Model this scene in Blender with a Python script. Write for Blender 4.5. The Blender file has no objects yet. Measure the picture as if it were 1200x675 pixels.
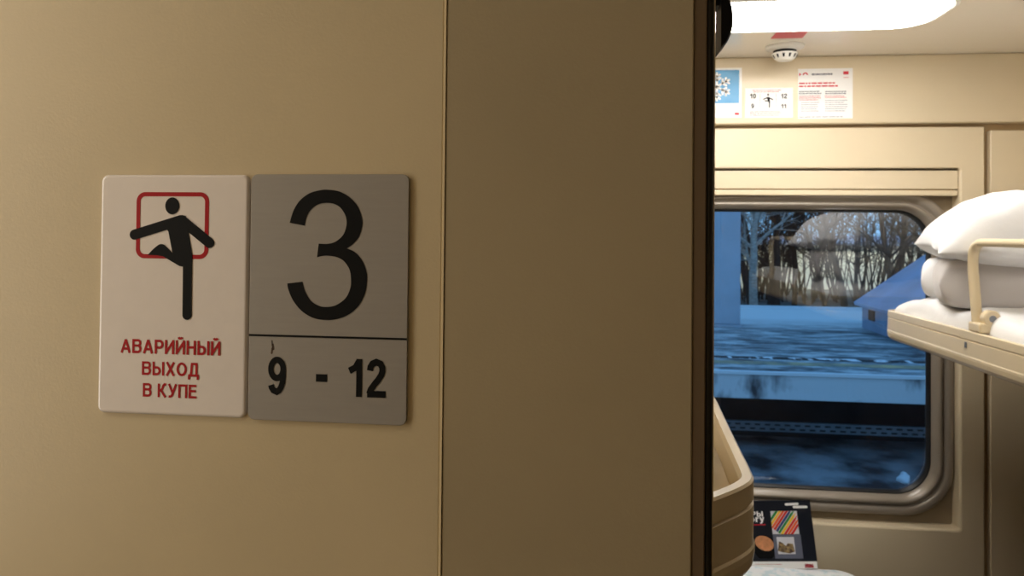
import bpy, bmesh, math, random
from mathutils import Vector, Matrix, noise
from mathutils.geometry import tessellate_polygon
SC = bpy.context.scene
COL = SC.collection
random.seed(4)

# ------------------------------------------------------------------ materials
def lin(r, g, b):
    f = lambda c: (c/255/12.92) if c/255 <= .04045 else ((c/255+.055)/1.055)**2.4
    return (f(r), f(g), f(b), 1)

def mat(name, col, rough=.5, metal=0, spec=.5, coat=0, var=0, scale=20, bump=0, bscale=200, col2=None,
        emit=None, estr=0, stretch=None, sheen=0, detail=4, ramp=(.35, .65), bdist=.001):
    m = bpy.data.materials.new(name); m.use_nodes = True
    nt = m.node_tree; N = nt.nodes; L = nt.links
    b = N['Principled BSDF']
    b.inputs['Base Color'].default_value = col
    b.inputs['Roughness'].default_value = rough
    b.inputs['Metallic'].default_value = metal
    b.inputs['Specular IOR Level'].default_value = spec
    b.inputs['Coat Weight'].default_value = coat
    b.inputs['Coat Roughness'].default_value = .08
    b.inputs['Sheen Weight'].default_value = sheen
    if emit:
        b.inputs['Emission Color'].default_value = emit
        b.inputs['Emission Strength'].default_value = estr
    tc = N.new('ShaderNodeTexCoord'); vec = tc.outputs['Object']
    if stretch:
        mp = N.new('ShaderNodeMapping'); mp.inputs['Scale'].default_value = stretch
        L.new(vec, mp.inputs['Vector']); vec = mp.outputs['Vector']
    if var or col2:
        n = N.new('ShaderNodeTexNoise'); n.inputs['Scale'].default_value = scale; n.inputs['Detail'].default_value = detail
        L.new(vec, n.inputs['Vector'])
        r = N.new('ShaderNodeValToRGB')
        r.color_ramp.elements[0].position = ramp[0]; r.color_ramp.elements[1].position = ramp[1]
        r.color_ramp.elements[0].color = col2 if col2 else tuple(c*(1-var) for c in col[:3])+(1,)
        r.color_ramp.elements[1].color = col if col2 else tuple(min(1, c*(1+var)) for c in col[:3])+(1,)
        L.new(n.outputs['Fac'], r.inputs['Fac']); L.new(r.outputs['Color'], b.inputs['Base Color'])
    if bump:
        n2 = N.new('ShaderNodeTexNoise'); n2.inputs['Scale'].default_value = bscale; n2.inputs['Detail'].default_value = 3
        L.new(vec, n2.inputs['Vector'])
        bp = N.new('ShaderNodeBump'); bp.inputs['Strength'].default_value = bump; bp.inputs['Distance'].default_value = bdist
        L.new(n2.outputs['Fac'], bp.inputs['Height']); L.new(bp.outputs['Normal'], b.inputs['Normal'])
    return m

M = {}
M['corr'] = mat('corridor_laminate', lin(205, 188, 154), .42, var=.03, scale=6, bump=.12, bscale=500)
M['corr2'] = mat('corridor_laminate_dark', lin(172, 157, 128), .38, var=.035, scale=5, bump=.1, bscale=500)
M['jamb'] = mat('jamb_metal', lin(118, 100, 80), .35, metal=.3)
M['rubber'] = mat('black_rubber', lin(28, 25, 24), .45)
M['bead'] = mat('light_bead', lin(232, 212, 172), .35)
M['jedge'] = mat('jamb_edge', lin(206, 186, 150), .35)
M['acryl'] = mat('white_acrylic', lin(236, 228, 224), .18, coat=.6, var=.015, scale=60)
M['silver'] = mat('brushed_silver', lin(158, 154, 150), .4, metal=.2, var=.02, scale=30, stretch=(1, 1, 14), bump=.05, bscale=900)
M['black'] = mat('black_print', lin(12, 13, 14), .55, spec=.15)
M['red'] = mat('red_print', lin(172, 24, 32), .5, spec=.2)
M['panel'] = mat('cream_panel', lin(224, 208, 178), .33, coat=.15, var=.015, scale=4, bump=.05, bscale=300)
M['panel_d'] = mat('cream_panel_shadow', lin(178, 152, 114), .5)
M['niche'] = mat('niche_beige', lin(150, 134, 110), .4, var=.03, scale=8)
M['frame'] = mat('window_frame_satin', lin(152, 142, 130), .36, metal=.2, coat=.25)
M['gask'] = mat('black_gasket', lin(14, 16, 20), .5)
M['berth'] = mat('berth_plastic', lin(226, 208, 174), .3, coat=.35, var=.01, scale=10)
M['ceil'] = mat('ceiling_gloss', lin(246, 240, 230), .22, coat=.5)
M['floor'] = mat('floor_vinyl', lin(96, 78, 62), .5, var=.2, scale=60)
M['uphol'] = mat('unseen_dark_upholstery', lin(92, 74, 58), .8, var=.1, scale=60)
M['white_pl'] = mat('white_plastic', lin(240, 238, 232), .35)
M['linen'] = mat('white_linen', lin(240, 240, 242), .85, sheen=.2, bump=.25, bscale=60, bdist=.002)
M['grey_linen'] = mat('pale_grey_linen', lin(212, 207, 206), .9, sheen=.2, bump=.25, bscale=70, bdist=.002)
M['strap'] = mat('beige_webbing', lin(196, 182, 150), .8, var=.08, scale=90)
M['dot'] = mat('grey_metal', lin(130, 134, 140), .3, metal=.7)
M['fit'] = mat('black_plastic', lin(16, 17, 26), .5, spec=.25)
M['paper'] = mat('white_paper', lin(244, 242, 240), .5, coat=.15)
M['skyblue'] = mat('print_sky_blue', lin(84, 160, 214), .4, col2=lin(112, 178, 224), scale=14)
M['pred'] = mat('print_red', lin(206, 34, 52), .4)
M['ppink'] = mat('print_pink', lin(206, 84, 92), .5)
M['pgrey'] = mat('print_grey', lin(104, 106, 118), .5)
M['pmid'] = mat('print_light_grey', lin(150, 152, 166), .5)
M['navy'] = mat('cover_dark_navy', lin(22, 27, 38), .3, coat=.2)
M['p_green'] = mat('pencil_green', lin(36, 140, 62), .4)
M['p_yel'] = mat('pencil_yellow', lin(244, 200, 40), .4)
M['p_or'] = mat('pencil_orange', lin(238, 104, 40), .4)
M['p_blue'] = mat('pencil_blue', lin(50, 72, 130), .4)
M['p_red'] = mat('pencil_red', lin(216, 46, 40), .4)
M['pale'] = mat('print_pale', lin(214, 214, 222), .5)
M['photo'] = mat('print_slate', lin(98, 102, 120), .5)
M['coffee'] = mat('print_coffee', lin(206, 140, 96), .4, var=.15, scale=90)
M['khaki'] = mat('print_khaki', lin(168, 142, 96), .5, col2=lin(70, 50, 40), scale=130)
M['cloth'] = mat('table_cloth', lin(236, 240, 244), .8, col2=lin(208, 226, 234), scale=38, ramp=(.38, .5))
M['tabletop'] = mat('table_laminate', lin(214, 198, 166), .4)
M['conc'] = mat('platform_face', lin(212, 216, 218), .8, col2=lin(60, 62, 66), scale=1.7, detail=9, ramp=(.37, .47), stretch=(1, 1, .45), bump=.3, bscale=20, bdist=.02)
M['lip'] = mat('platform_lip', lin(222, 228, 232), .6)
M['yel'] = mat('faded_yellow_line', lin(196, 176, 128), .8, col2=lin(110, 118, 110), scale=3)
M['crack'] = mat('icy_joint', lin(236, 240, 244), .7, col2=lin(20, 22, 26), scale=5, ramp=(.5, .56), detail=6, stretch=(1, .3, 1))
M['under'] = mat('void_dark', lin(26, 28, 32), .9, var=.4, scale=3)
M['perf'] = mat('perforated_steel', lin(96, 100, 104), .6, var=.2, scale=3)
M['hole'] = mat('hole_dark', lin(14, 15, 18), .9)
M['ballast'] = mat('ballast', lin(138, 142, 146), .95, col2=lin(30, 32, 36), scale=1.6, detail=10, ramp=(.36, .62), bump=.6, bscale=14, bdist=.05)
M['pill'] = mat('column_paint', lin(176, 186, 198), .6, var=.06, scale=2)
M['shed'] = mat('shelter_sheet', lin(140, 154, 176), .5, var=.1, scale=2)
M['shroof'] = mat('shelter_roof', lin(150, 168, 196), .35, var=.12, scale=1.5)
M['bark'] = mat('bark_dark', lin(38, 34, 32), .95, var=.3, scale=9)
M['bark2'] = mat('bark_pale', lin(168, 160, 150), .9, var=.25, scale=7, stretch=(1, 1, 3))
M['leaf'] = mat('dull_evergreen', lin(52, 62, 44), .9, var=.3, scale=5)
M['bwall'] = mat('pale_render', lin(236, 236, 220), .9, var=.05, scale=.6)
M['soil'] = mat('frosted_soil', lin(96, 98, 92), .95, var=.4, scale=1.2)
M['snow'] = mat('snow', lin(240, 244, 248), .8)

def plat_mat():
    m = mat('platform_top', lin(120, 128, 136), .75, bump=.3, bscale=6, bdist=.02)
    nt = m.node_tree; N = nt.nodes; L = nt.links; b = N['Principled BSDF']
    tc = N.new('ShaderNodeTexCoord'); mp = N.new('ShaderNodeMapping'); mp.inputs['Scale'].default_value = (.45, 1.1, 1)
    L.new(tc.outputs['Object'], mp.inputs['Vector'])
    a = N.new('ShaderNodeTexNoise'); a.inputs['Scale'].default_value = 3.6; a.inputs['Detail'].default_value = 9; a.inputs['Roughness'].default_value = .65
    L.new(mp.outputs['Vector'], a.inputs['Vector'])
    r = N.new('ShaderNodeValToRGB'); e = r.color_ramp.elements
    e[0].position = .36; e[0].color = lin(54, 58, 62); e[1].position = .62; e[1].color = lin(196, 204, 206)
    x = e.new(.48); x.color = lin(122, 132, 136)
    L.new(a.outputs['Fac'], r.inputs['Fac'])
    # colour turns paler towards the far edge
    s = N.new('ShaderNodeSeparateXYZ'); L.new(tc.outputs['Object'], s.inputs['Vector'])
    mr = N.new('ShaderNodeMapRange'); mr.inputs['From Min'].default_value = 15.5; mr.inputs['From Max'].default_value = 18.0
    L.new(s.outputs['Y'], mr.inputs['Value'])
    mx = N.new('ShaderNodeMix'); mx.data_type = 'RGBA'
    mx.inputs['B'].default_value = lin(222, 230, 232)
    L.new(mr.outputs['Result'], mx.inputs['Factor']); L.new(r.outputs['Color'], mx.inputs['A'])
    L.new(mx.outputs['Result'], b.inputs['Base Color'])
    return m
M['plat'] = plat_mat()

def glass_mat():
    m = bpy.data.materials.new('window_glass'); m.use_nodes = True
    nt = m.node_tree; N = nt.nodes; L = nt.links
    for n in list(N):
        if n.type != 'OUTPUT_MATERIAL': N.remove(n)
    out = [n for n in N if n.type == 'OUTPUT_MATERIAL'][0]
    t = N.new('ShaderNodeBsdfTransparent'); t.inputs['Color'].default_value = (.86, .93, .97, 1)
    g = N.new('ShaderNodeBsdfGlossy'); g.inputs['Roughness'].default_value = .004; g.inputs['Color'].default_value = (.95, .97, 1, 1)
    fr = N.new('ShaderNodeFresnel'); fr.inputs['IOR'].default_value = 2.2
    mu = N.new('ShaderNodeMath'); mu.operation = 'MULTIPLY'; mu.inputs[1].default_value = 1.15
    L.new(fr.outputs['Fac'], mu.inputs[0])
    mix = N.new('ShaderNodeMixShader')
    L.new(mu.outputs[0], mix.inputs['Fac']); L.new(t.outputs[0], mix.inputs[1]); L.new(g.outputs[0], mix.inputs[2])
    L.new(mix.outputs[0], out.inputs['Surface'])
    return m
M['glass'] = glass_mat()

def lamp_mat():
    m = bpy.data.materials.new('lamp_diffuser'); m.use_nodes = True
    b = m.node_tree.nodes['Principled BSDF']
    b.inputs['Base Color'].default_value = (.9, .9, .88, 1)
    b.inputs['Emission Color'].default_value = (1, .97, .92, 1)
    b.inputs['Emission Strength'].default_value = 15.0
    return m
M['lamp'] = lamp_mat()

# ------------------------------------------------------------------ mesh helpers
def obj(name, bm, m, parent=None, smooth=False, bevel=0, seg=2):
    bmesh.ops.recalc_face_normals(bm, faces=bm.faces)
    me = bpy.data.meshes.new(name); bm.to_mesh(me); bm.free()
    me.materials.append(M[m] if isinstance(m, str) else m)
    if smooth:
        for p in me.polygons: p.use_smooth = True
    o = bpy.data.objects.new(name, me); COL.objects.link(o)
    if parent is not None:
        o.parent = parent
        o.matrix_parent_inverse = Matrix.Translation(parent.location).inverted()
    if bevel:
        b = o.modifiers.new('bevel', 'BEVEL'); b.width = bevel; b.segments = seg; b.limit_method = 'ANGLE'; b.angle_limit = .6
        b.harden_normals = False
    return o

def empty(name, loc):
    o = bpy.data.objects.new(name, None); o.location = loc; o.empty_display_size = .05; COL.objects.link(o); return o

def tag(o, label=None, cat=None, group=None, kind=None):
    if label: o['label'] = label
    if cat: o['category'] = cat
    if group: o['group'] = group
    if kind: o['kind'] = kind
    return o

def thing(name, loc, label, cat, group=None):
    return tag(empty(name, loc), label, cat, group)

def box(bm, x0, x1, y0, y1, z0, z1):
    vs = [bm.verts.new((x, y, z)) for x in (x0, x1) for y in (y0, y1) for z in (z0, z1)]
    for f in ((0, 1, 3, 2), (4, 6, 7, 5), (0, 4, 5, 1), (2, 3, 7, 6), (0, 2, 6, 4), (1, 5, 7, 3)):
        bm.faces.new([vs[i] for i in f])

def boxbm(*a):
    bm = bmesh.new(); box(bm, *a); return bm

def rloop(x0, x1, z0, z1, r, n=8):
    pts = []
    r = min(r, (x1-x0)/2-1e-4, (z1-z0)/2-1e-4)
    for cx, cz, a0 in ((x1-r, z1-r, 0), (x0+r, z1-r, 90), (x0+r, z0+r, 180), (x1-r, z0+r, 270)):
        for i in range(n+1):
            a = math.radians(a0+90*i/n); pts.append((cx+r*math.cos(a), cz+r*math.sin(a)))
    return pts

def loft(bm, rings, close=True, cap0=False, cap1=False, cyc=False):
    V = [[bm.verts.new(p) for p in r] for r in rings]
    n = len(V[0]); R = len(V)
    for i in range(R if cyc else R-1):
        a, b = V[i], V[(i+1) % R]
        for j in range(n if close else n-1):
            k = (j+1) % n
            bm.faces.new((a[j], a[k], b[k], b[j]))
    if cap0: bm.faces.new(V[0][::-1])
    if cap1: bm.faces.new(V[-1])
    return V

def plate(bm, x0, x1, z0, z1, r, yb, yf, edge=.0008, n=8):
    """rounded plate on a wall facing -Y: back at yb, front at yf"""
    rings = []
    for d, y in ((0, yb), (0, yf+edge), (edge*.08, yf+edge*.6), (edge*.3, yf+edge*.28), (edge*.6, yf+edge*.08), (edge, yf)):
        rings.append([(x, y, z) for x, z in rloop(x0+d, x1-d, z0+d, z1-d, max(r-d, 1e-4), n)])
    loft(bm, rings, cap0=True, cap1=True)

class Frame:
    """flat print frame: origin, right vector, up vector"""
    def __init__(s, o, u, v):
        s.o = Vector(o); s.u = Vector(u).normalized(); s.v = Vector(v).normalized(); s.n = s.u.cross(s.v).normalized()
    def p(s, a, b, h=0): return s.o+s.u*a+s.v*b+s.n*h

def flat(bm, fr, poly, h, t=.0002):
    """filled polygon as a thin slab standing h off the frame plane"""
    top = [bm.verts.new(fr.p(a, b, h)) for a, b in poly]
    bot = [bm.verts.new(fr.p(a, b, h-t)) for a, b in poly]
    tris = tessellate_polygon([[Vector((a, b, 0)) for a, b in poly]])
    for t3 in tris:
        try: bm.faces.new([top[i] for i in t3])
        except ValueError: pass
    n = len(poly)
    for i in range(n):
        j = (i+1) % n
        bm.faces.new((top[i], top[j], bot[j], bot[i]))

def rect(a0, a1, b0, b1): return [(a0, b0), (a1, b0), (a1, b1), (a0, b1)]

def capsule(p, q, r, n=10):
    a = math.atan2(q[1]-p[1], q[0]-p[0]); out = []
    for i in range(n+1):
        t = a+math.pi/2+math.pi*i/n; out.append((p[0]+r*math.cos(t), p[1]+r*math.sin(t)))
    for i in range(n+1):
        t = a-math.pi/2+math.pi*i/n; out.append((q[0]+r*math.cos(t), q[1]+r*math.sin(t)))
    return out

def crom(pts, k=5):
    P = [pts[0]]+list(pts)+[pts[-1]]; out = []
    for i in range(1, len(P)-2):
        for s in range(k):
            t = s/k; q = []
            for d in range(len(pts[0])):
                a, b, c, e = P[i-1][d], P[i][d], P[i+1][d], P[i+2][d]
                q.append(.5*(2*b+(c-a)*t+(2*a-5*b+4*c-e)*t*t+(3*b-a-3*c+e)*t**3))
            out.append(tuple(q))
    out.append(tuple(pts[-1])); return out

# lettering drawn as heavy strokes: height 1, stroke w; each glyph = (width, [polylines or 'closed' rings])
def arc(cx, cy, rx, ry, a0, a1, n=12):
    return [(cx+rx*math.cos(math.radians(a0+(a1-a0)*k/n)), cy+ry*math.sin(math.radians(a0+(a1-a0)*k/n))) for k in range(n+1)]
def glyph(ch, w):
    h = w/2; t = 1-h; b = h
    bowl = lambda x0, x1, y0, y1: [(x0, y1)]+arc(x1-(y1-y0)/2*.85, (y0+y1)/2, (y1-y0)/2*.85, (y1-y0)/2, 90, -90)+[(x0, y0)]
    I = lambda x: [(x, 0), (x, 1)]
    G = {
     'А': (.78, [[(.085, 0), (.39, .97)], [(.39, .97), (.695, 0)], [(.2, .30), (.58, .30)]]),
     'В': (.70, [I(h), bowl(h, .60, .54, t), bowl(h, .70-h, b, .54)]),
     'Р': (.66, [I(h), bowl(h, .66-h, .44, t)]),
     'И': (.70, [I(h), I(.70-h), [(h, .10), (.70-h, .90)]]),
     'Й': (.70, [I(h), I(.70-h), [(h, .10), (.70-h, .90)], arc(.35, 1.24, .13, .12, 190, 350, 8)]),
     'Н': (.70, [I(h), I(.70-h), [(h, .52), (.70-h, .52)]]),
     'Ы': (.90, [I(h), bowl(h, .60-h*.6, b, .58), I(.90-h)]),
     'Х': (.72, [[(.09, 0), (.63, 1)], [(.63, 0), (.09, 1)]]),
     'О': (.78, [arc(.39, .5, .39-h, .5-h, 0, 360, 32)]),
     'Д': (.80, [[(.20, h), (.24, .45), (.27, t), (.62, t), (.62, 0)], [(0, h*.9), (.80, h*.9)], [(h*.8, h), (h*.8, -.22)], [(.80-h*.8, h), (.80-h*.8, -.22)]]),
     'К': (.70, [I(h), [(h, .48), (.22, .50), (.36, .62), (.44, .85), (.54, .955), (.66, .93)], [(.26, .52), (.62, 0)]]),
     'У': (.70, [[(.07, 1), (.37, .34)], [(.63, 1), (.36, .26), (.27, .11), (.17, .07), (.06, .09)]]),
     'П': (.70, [I(h), I(.70-h), [(0, t), (.70, t)]]),
     'Е': (.62, [I(h), [(0, t), (.60, t)], [(h, .53), (.56, .53)], [(0, b), (.62, b)]]),
     '9': (.56, [arc(.28, 1-.315, .28-h, .315-h*.8, 0, 360, 28), [(.56-h, .66), (.56-h, .48), (.545-h, .33), (.49-h, .18), (.40-h*.6, .105), (.28, h*.75), (.17, .105), (.115, .18), (.095, .245)]]),
     '1': (.40, [[(.40-h, 0), (.40-h, 1)], [(.40-h*1.2, .93), (.20, .77), (.02, .68)]]),
     '2': (.56, [[(.095, .70), (.11, .80), (.17, .885), (.28, 1-h*.8), (.40, .885), (.455, .79), (.46, .70), (.43, .60), (.35, .48), (.22, .33), (.12, .20), (.08, b)], [(.02, b), (.56, b)]]),
     '0': (.56, [arc(.28, .5, .28-h, .5-h*.8, 0, 360, 32)]),
     'o': (.56, [arc(.28, .37, .28-h, .37-h, 0, 360, 24)]),
     'r': (.38, [[(h, 0), (h, .74)], [(h, .44), (.17, .58), (.26, .645), (.38, .64)]]),
     'y': (.54, [[(.07, .74), (.29, .12)], [(.48, .74), (.27, .05), (.22, -.10), (.14, -.165), (.03, -.15)]]),
     ' ': (.26, []),
    }
    return G[ch]

def stroke_poly(pts, w):
    P = [Vector(p) for p in pts]; n = len(P); closed = (P[0]-P[-1]).length < 1e-5
    L_, R_ = [], []
    for i in range(n):
        a = P[i-1] if i > 0 else (P[-2] if closed else None); c = P[i+1] if i < n-1 else (P[1] if closed else None)
        d1 = (P[i]-a).normalized() if a is not None else None; d2 = (c-P[i]).normalized() if c is not None else None
        d1 = d1 or d2; d2 = d2 or d1
        n1 = Vector((-d1.y, d1.x)); n2 = Vector((-d2.y, d2.x)); m = (n1+n2)
        m = m.normalized() if m.length > 1e-6 else n1
        k = w/2/max(.45, m.dot(n1))
        L_.append(P[i]+m*k); R_.append(P[i]-m*k)
    return L_, R_

def text(bm, fr, body, a0, a1, base, cap, h, bold=.17, gap=.11):
    """letters spanning a0..a1 with the given baseline and cap height"""
    wd = sum(glyph(c, bold)[0] for c in body)+gap*(len(body)-1)
    sx = (a1-a0)/wd; sy = cap-base; x = 0; q = 0
    # stroke weight is set for the vertical scale; narrower setting keeps the look
    for c in body:
        gw, strokes = glyph(c, bold)
        for st in strokes:
            L_, R_ = stroke_poly(st, bold); hh = h+q*8e-6; q += 1
            f = lambda p: fr.p(a0+(x+p.x)*sx, base+p.y*sy, hh)
            l = [bm.verts.new(f(p)) for p in L_]; r = [bm.verts.new(f(p)) for p in R_]
            for i in range(len(l)-1): bm.faces.new((l[i], l[i+1], r[i+1], r[i]))
        x += gw+gap

def tube(bm, pts, rad, n=10, flatz=1.0, cap=True):
    pts = [Vector(p) for p in pts]; rings = []
    up = Vector((0, 0, 1)); prev = None
    for i, p in enumerate(pts):
        d = (pts[min(i+1, len(pts)-1)]-pts[max(i-1, 0)]).normalized()
        if prev is None:
            s = d.cross(up)
            if s.length < .1: s = d.cross(Vector((1, 0, 0)))
            s.normalize()
        else:
            s = (prev-d*prev.dot(d)).normalized()
        prev = s; t = s.cross(d)
        r = rad[i] if isinstance(rad, (list, tuple)) else rad
        rings.append([p+s*(r*math.cos(2*math.pi*k/n))+t*(r*flatz*math.sin(2*math.pi*k/n)) for k in range(n)])
    loft(bm, rings, cap0=cap, cap1=cap)

def disc_stack(bm, c, axis, prof, n=24):
    """lathe: prof = [(radius, distance along axis)]"""
    c = Vector(c); axis = Vector(axis).normalized()
    s = axis.orthogonal().normalized(); t = axis.cross(s)
    rings = [[c+axis*h+s*(r*math.cos(2*math.pi*k/n))+t*(r*math.sin(2*math.pi*k/n)) for k in range(n)] for r, h in prof]
    loft(bm, rings, cap0=True, cap1=True)

# ------------------------------------------------------------------ dimensions
XC = .484                       # centre line of the compartment
YW = .47                        # corridor face of the compartment wall
YB = 2.45                       # window wall
ZC = 2.29                       # ceiling
XL, XR = -.47, 1.438
def mir(x): return 2*XC-x

# ------------------------------------------------------------------ room shell
def struct(name, bm, m, parent=None, **k):
    o = obj(name, bm, m, parent, **k)
    if parent is None: o['kind'] = 'structure'
    return o

struct('floor', boxbm(-2.6, 2.8, -.36, 2.62, -.05, 0), 'floor')
bm = boxbm(-2.6, 2.8, -.36, 2.62, ZC, ZC+.05)
struct('ceiling', bm, 'ceil')
struct('wall_back', boxbm(-2.6, 2.8, -.36, -.31, 0, ZC), 'corr')
struct('wall_corridor_left_end', boxbm(-2.65, -2.6, -.36, .52, 0, ZC), 'corr')
struct('wall_corridor_right_end', boxbm(2.8, 2.85, -.36, .52, 0, ZC), 'corr')
for nm, a, b in (('wall_left', XL-.05, XL), ('wall_right', XR, XR+.05)):
    struct(nm, boxbm(a, b, .52, 2.62, 1.41, ZC), 'panel')
    struct(nm+'_lower', boxbm(a, b, .52, 2.62, 0, 1.41), 'uphol')  # unseen dark upholstery added to dim the walls' reflection in the window
# wall carrying the signs
bm = bmesh.new(); box(bm, -2.6, -.1015, YW, .52, 0, ZC)
struct('wall_front', bm, 'corr', bevel=.0006)
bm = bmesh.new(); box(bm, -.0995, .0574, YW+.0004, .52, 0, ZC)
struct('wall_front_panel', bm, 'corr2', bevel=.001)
struct('trim_1', boxbm(-.1013, -.0997, YW-.0003, YW+.01, 0, ZC), 'bead')
bm = bmesh.new(); box(bm, .72, 2.8, YW, .52, 0, ZC); box(bm, .0574, .72, YW, .52, 2.06, ZC)
struct('wall_front_right', bm, 'jamb')
# door jamb: metal profile, rubber seal, thin light edge
dr = tag(empty('door_1', (.065, .48, 0)), kind='structure')
bm = bmesh.new(); box(bm, .0575, .0655, YW+.0015, .52, 0, 2.06)
obj('jamb_profile', bm, 'jamb', dr, bevel=.0008)
bm = bmesh.new(); tube(bm, [(.0675, .4765, 0), (.0675, .4765, 2.06)], .0030, n=16)
box(bm, .0650, .0688, .4765, .519, 0, 2.06)
obj('rubber_seal', bm, 'rubber', dr, smooth=False)
bm = bmesh.new(); box(bm, .0698, .0712, .4760, .52, 0, 2.06)
obj('edge_strip', bm, 'jedge', dr, bevel=.0004)

# window wall
NX1 = 1.1086; NX0 = mir(NX1); NZ0, NZ1 = .816, 1.9353
GX1 = 1.0445; GX0 = mir(GX1); GZ0, GZ1 = .9045, 1.8015; GR = .105
bm = bmesh.new()
box(bm, XL, XR, YB-.012, 2.50, 2.075, ZC)
struct('wall_window_upper', bm, 'panel', bevel=.006, seg=3)
def rr(x0, x1, z0, z1, r, y, n=10): return [(x, y, z) for x, z in rloop(x0, x1, z0, z1, r, n)]
PX1 = 1.1804; PX0 = mir(PX1)
bm = bmesh.new()
loft(bm, [rr(PX0, PX1, .0, 2.064, .003, 2.476), rr(PX0, PX1, 0, 2.064, .003, 2.453), rr(PX0+.003, PX1-.003, 0.003, 2.061, .003, 2.45),
          rr(NX0-.006, NX1+.006, NZ0-.006, NZ1+.004, .012, 2.45), rr(NX0-.002, NX1+.002, NZ0-.002, NZ1+.001, .010, 2.452),
          rr(NX0, NX1, NZ0, NZ1, .008, 2.457), rr(NX0, NX1, NZ0, NZ1, .008, 2.504)])
struct('wall_window_panel', bm, 'panel')
bm = bmesh.new(); box(bm, 1.1976, XR, YB, 2.475, 0, 2.052)
struct('wall_window_side_right', bm, 'panel', bevel=.003)
bm = bmesh.new(); box(bm, XL, mir(1.1976), YB, 2.475, 0, 2.052)
struct('wall_window_side_left', bm, 'panel', bevel=.003)
bm = bmesh.new()
loft(bm, [rr(XL, XR, 0, ZC, .002, 2.476), rr(NX0-.002, NX1+.002, NZ0-.002, NZ1+.002, .01, 2.476)])
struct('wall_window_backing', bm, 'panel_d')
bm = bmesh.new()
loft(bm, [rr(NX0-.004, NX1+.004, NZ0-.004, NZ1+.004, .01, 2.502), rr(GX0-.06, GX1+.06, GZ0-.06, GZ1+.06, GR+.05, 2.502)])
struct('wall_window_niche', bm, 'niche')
bm = bmesh.new()
loft(bm, [rr(XL-.05, XR+.05, -.05, ZC+.05, .002, 2.62), rr(GX0-.11, GX1+.11, GZ0-.10, GZ1+.06, GR+.06, 2.62), rr(GX0-.01, GX1+.01, GZ0-.01, GZ1+.01, GR, 2.535)])
struct('wall_window_outer', bm, 'gask')

win = tag(empty('window_1', (XC, 2.5, GZ0)), kind='structure')
prof = [(.004, 2.515), (.007, 2.500), (.011, 2.487), (.017, 2.4795), (.022, 2.478), (.027, 2.481), (.0305, 2.489), (.033, 2.491), (.0355, 2.487), (.040, 2.481),
        (.048, 2.478), (.057, 2.479), (.0625, 2.484), (.0635, 2.503)]
bm = bmesh.new()
loft(bm, [rr(GX0-d, GX1+d, GZ0-d, GZ1+d, GR+d*.8, y, 14) for d, y in prof])
obj('window_frame', bm, 'frame', win, smooth=True)
bm = bmesh.new()
loft(bm, [rr(GX0-d, GX1+d, GZ0-d, GZ1+d, GR+d*.8, y, 14) for d, y in ((.0055, 2.512), (.003, 2.510), (0, 2.516), (-.0035, 2.527), (-.0035, 2.531), (.006, 2.531), (.0055, 2.512))])
obj('gasket', bm, 'gask', win, smooth=True)
bm = bmesh.new()
V = [bm.verts.new((x, 2.530, z)) for x, z in rloop(GX0-.002, GX1+.002, GZ0-.002, GZ1+.002, GR, 14)]
bm.faces.new(V)
obj('glass_pane', bm, 'glass', win)

# roller blind closed up in its cassette above the window
bl = thing('roller_blind', (XC, 2.46, 1.85), 'cream roller blind rolled up in its cassette above the window', 'blind')
bx0, bx1 = NX0+.0015, NX1-.0015
obj('cassette_cover', boxbm(bx0, bx1, 2.4585, 2.499, 1.8705, NZ1-.007), 'panel', bl, bevel=.002)
obj('bottom_bar', boxbm(bx0, bx1, 2.4585, 2.480, 1.8495, 1.8665), 'panel', bl, bevel=.003, seg=3)
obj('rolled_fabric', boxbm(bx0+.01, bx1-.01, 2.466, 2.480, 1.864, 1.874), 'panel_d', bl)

# ------------------------------------------------------------------ ceiling lamp, detector, sticker
lp = thing('ceiling_lamp', (XC, 1.99, ZC), 'long glowing white ceiling lamp panel with rounded ends', 'lamp')
LX0, LX1, LY0, LY1 = mir(.853), .853, 1.838, 2.113
def zloop(x0, x1, y0, y1, r, z, n=8): return [(x, y, z) for x, y in rloop(x0, x1, y0, y1, r, n)]
bm = bmesh.new()
loft(bm, [zloop(LX0-.012, LX1+.012, LY0-.012, LY1+.012, .10, ZC-.0005), zloop(LX0-.011, LX1+.011, LY0-.011, LY1+.011, .10, ZC-.005),
          zloop(LX0-.002, LX1+.002, LY0-.002, LY1+.002, .092, ZC-.007), zloop(LX0, LX1, LY0, LY1, .09, ZC-.004)])
obj('lamp_rim', bm, 'white_pl', lp, smooth=True)
bm = bmesh.new()
loft(bm, [zloop(LX0, LX1, LY0, LY1, .09, ZC-.004), zloop(LX0+.006, LX1-.006, LY0+.006, LY1-.006, .085, ZC-.007), zloop(LX0+.02, LX1-.02, LY0+.02, LY1-.02, .07, ZC-.010)], cap0=True, cap1=True)
obj('diffuser', bm, 'lamp', lp)

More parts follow.
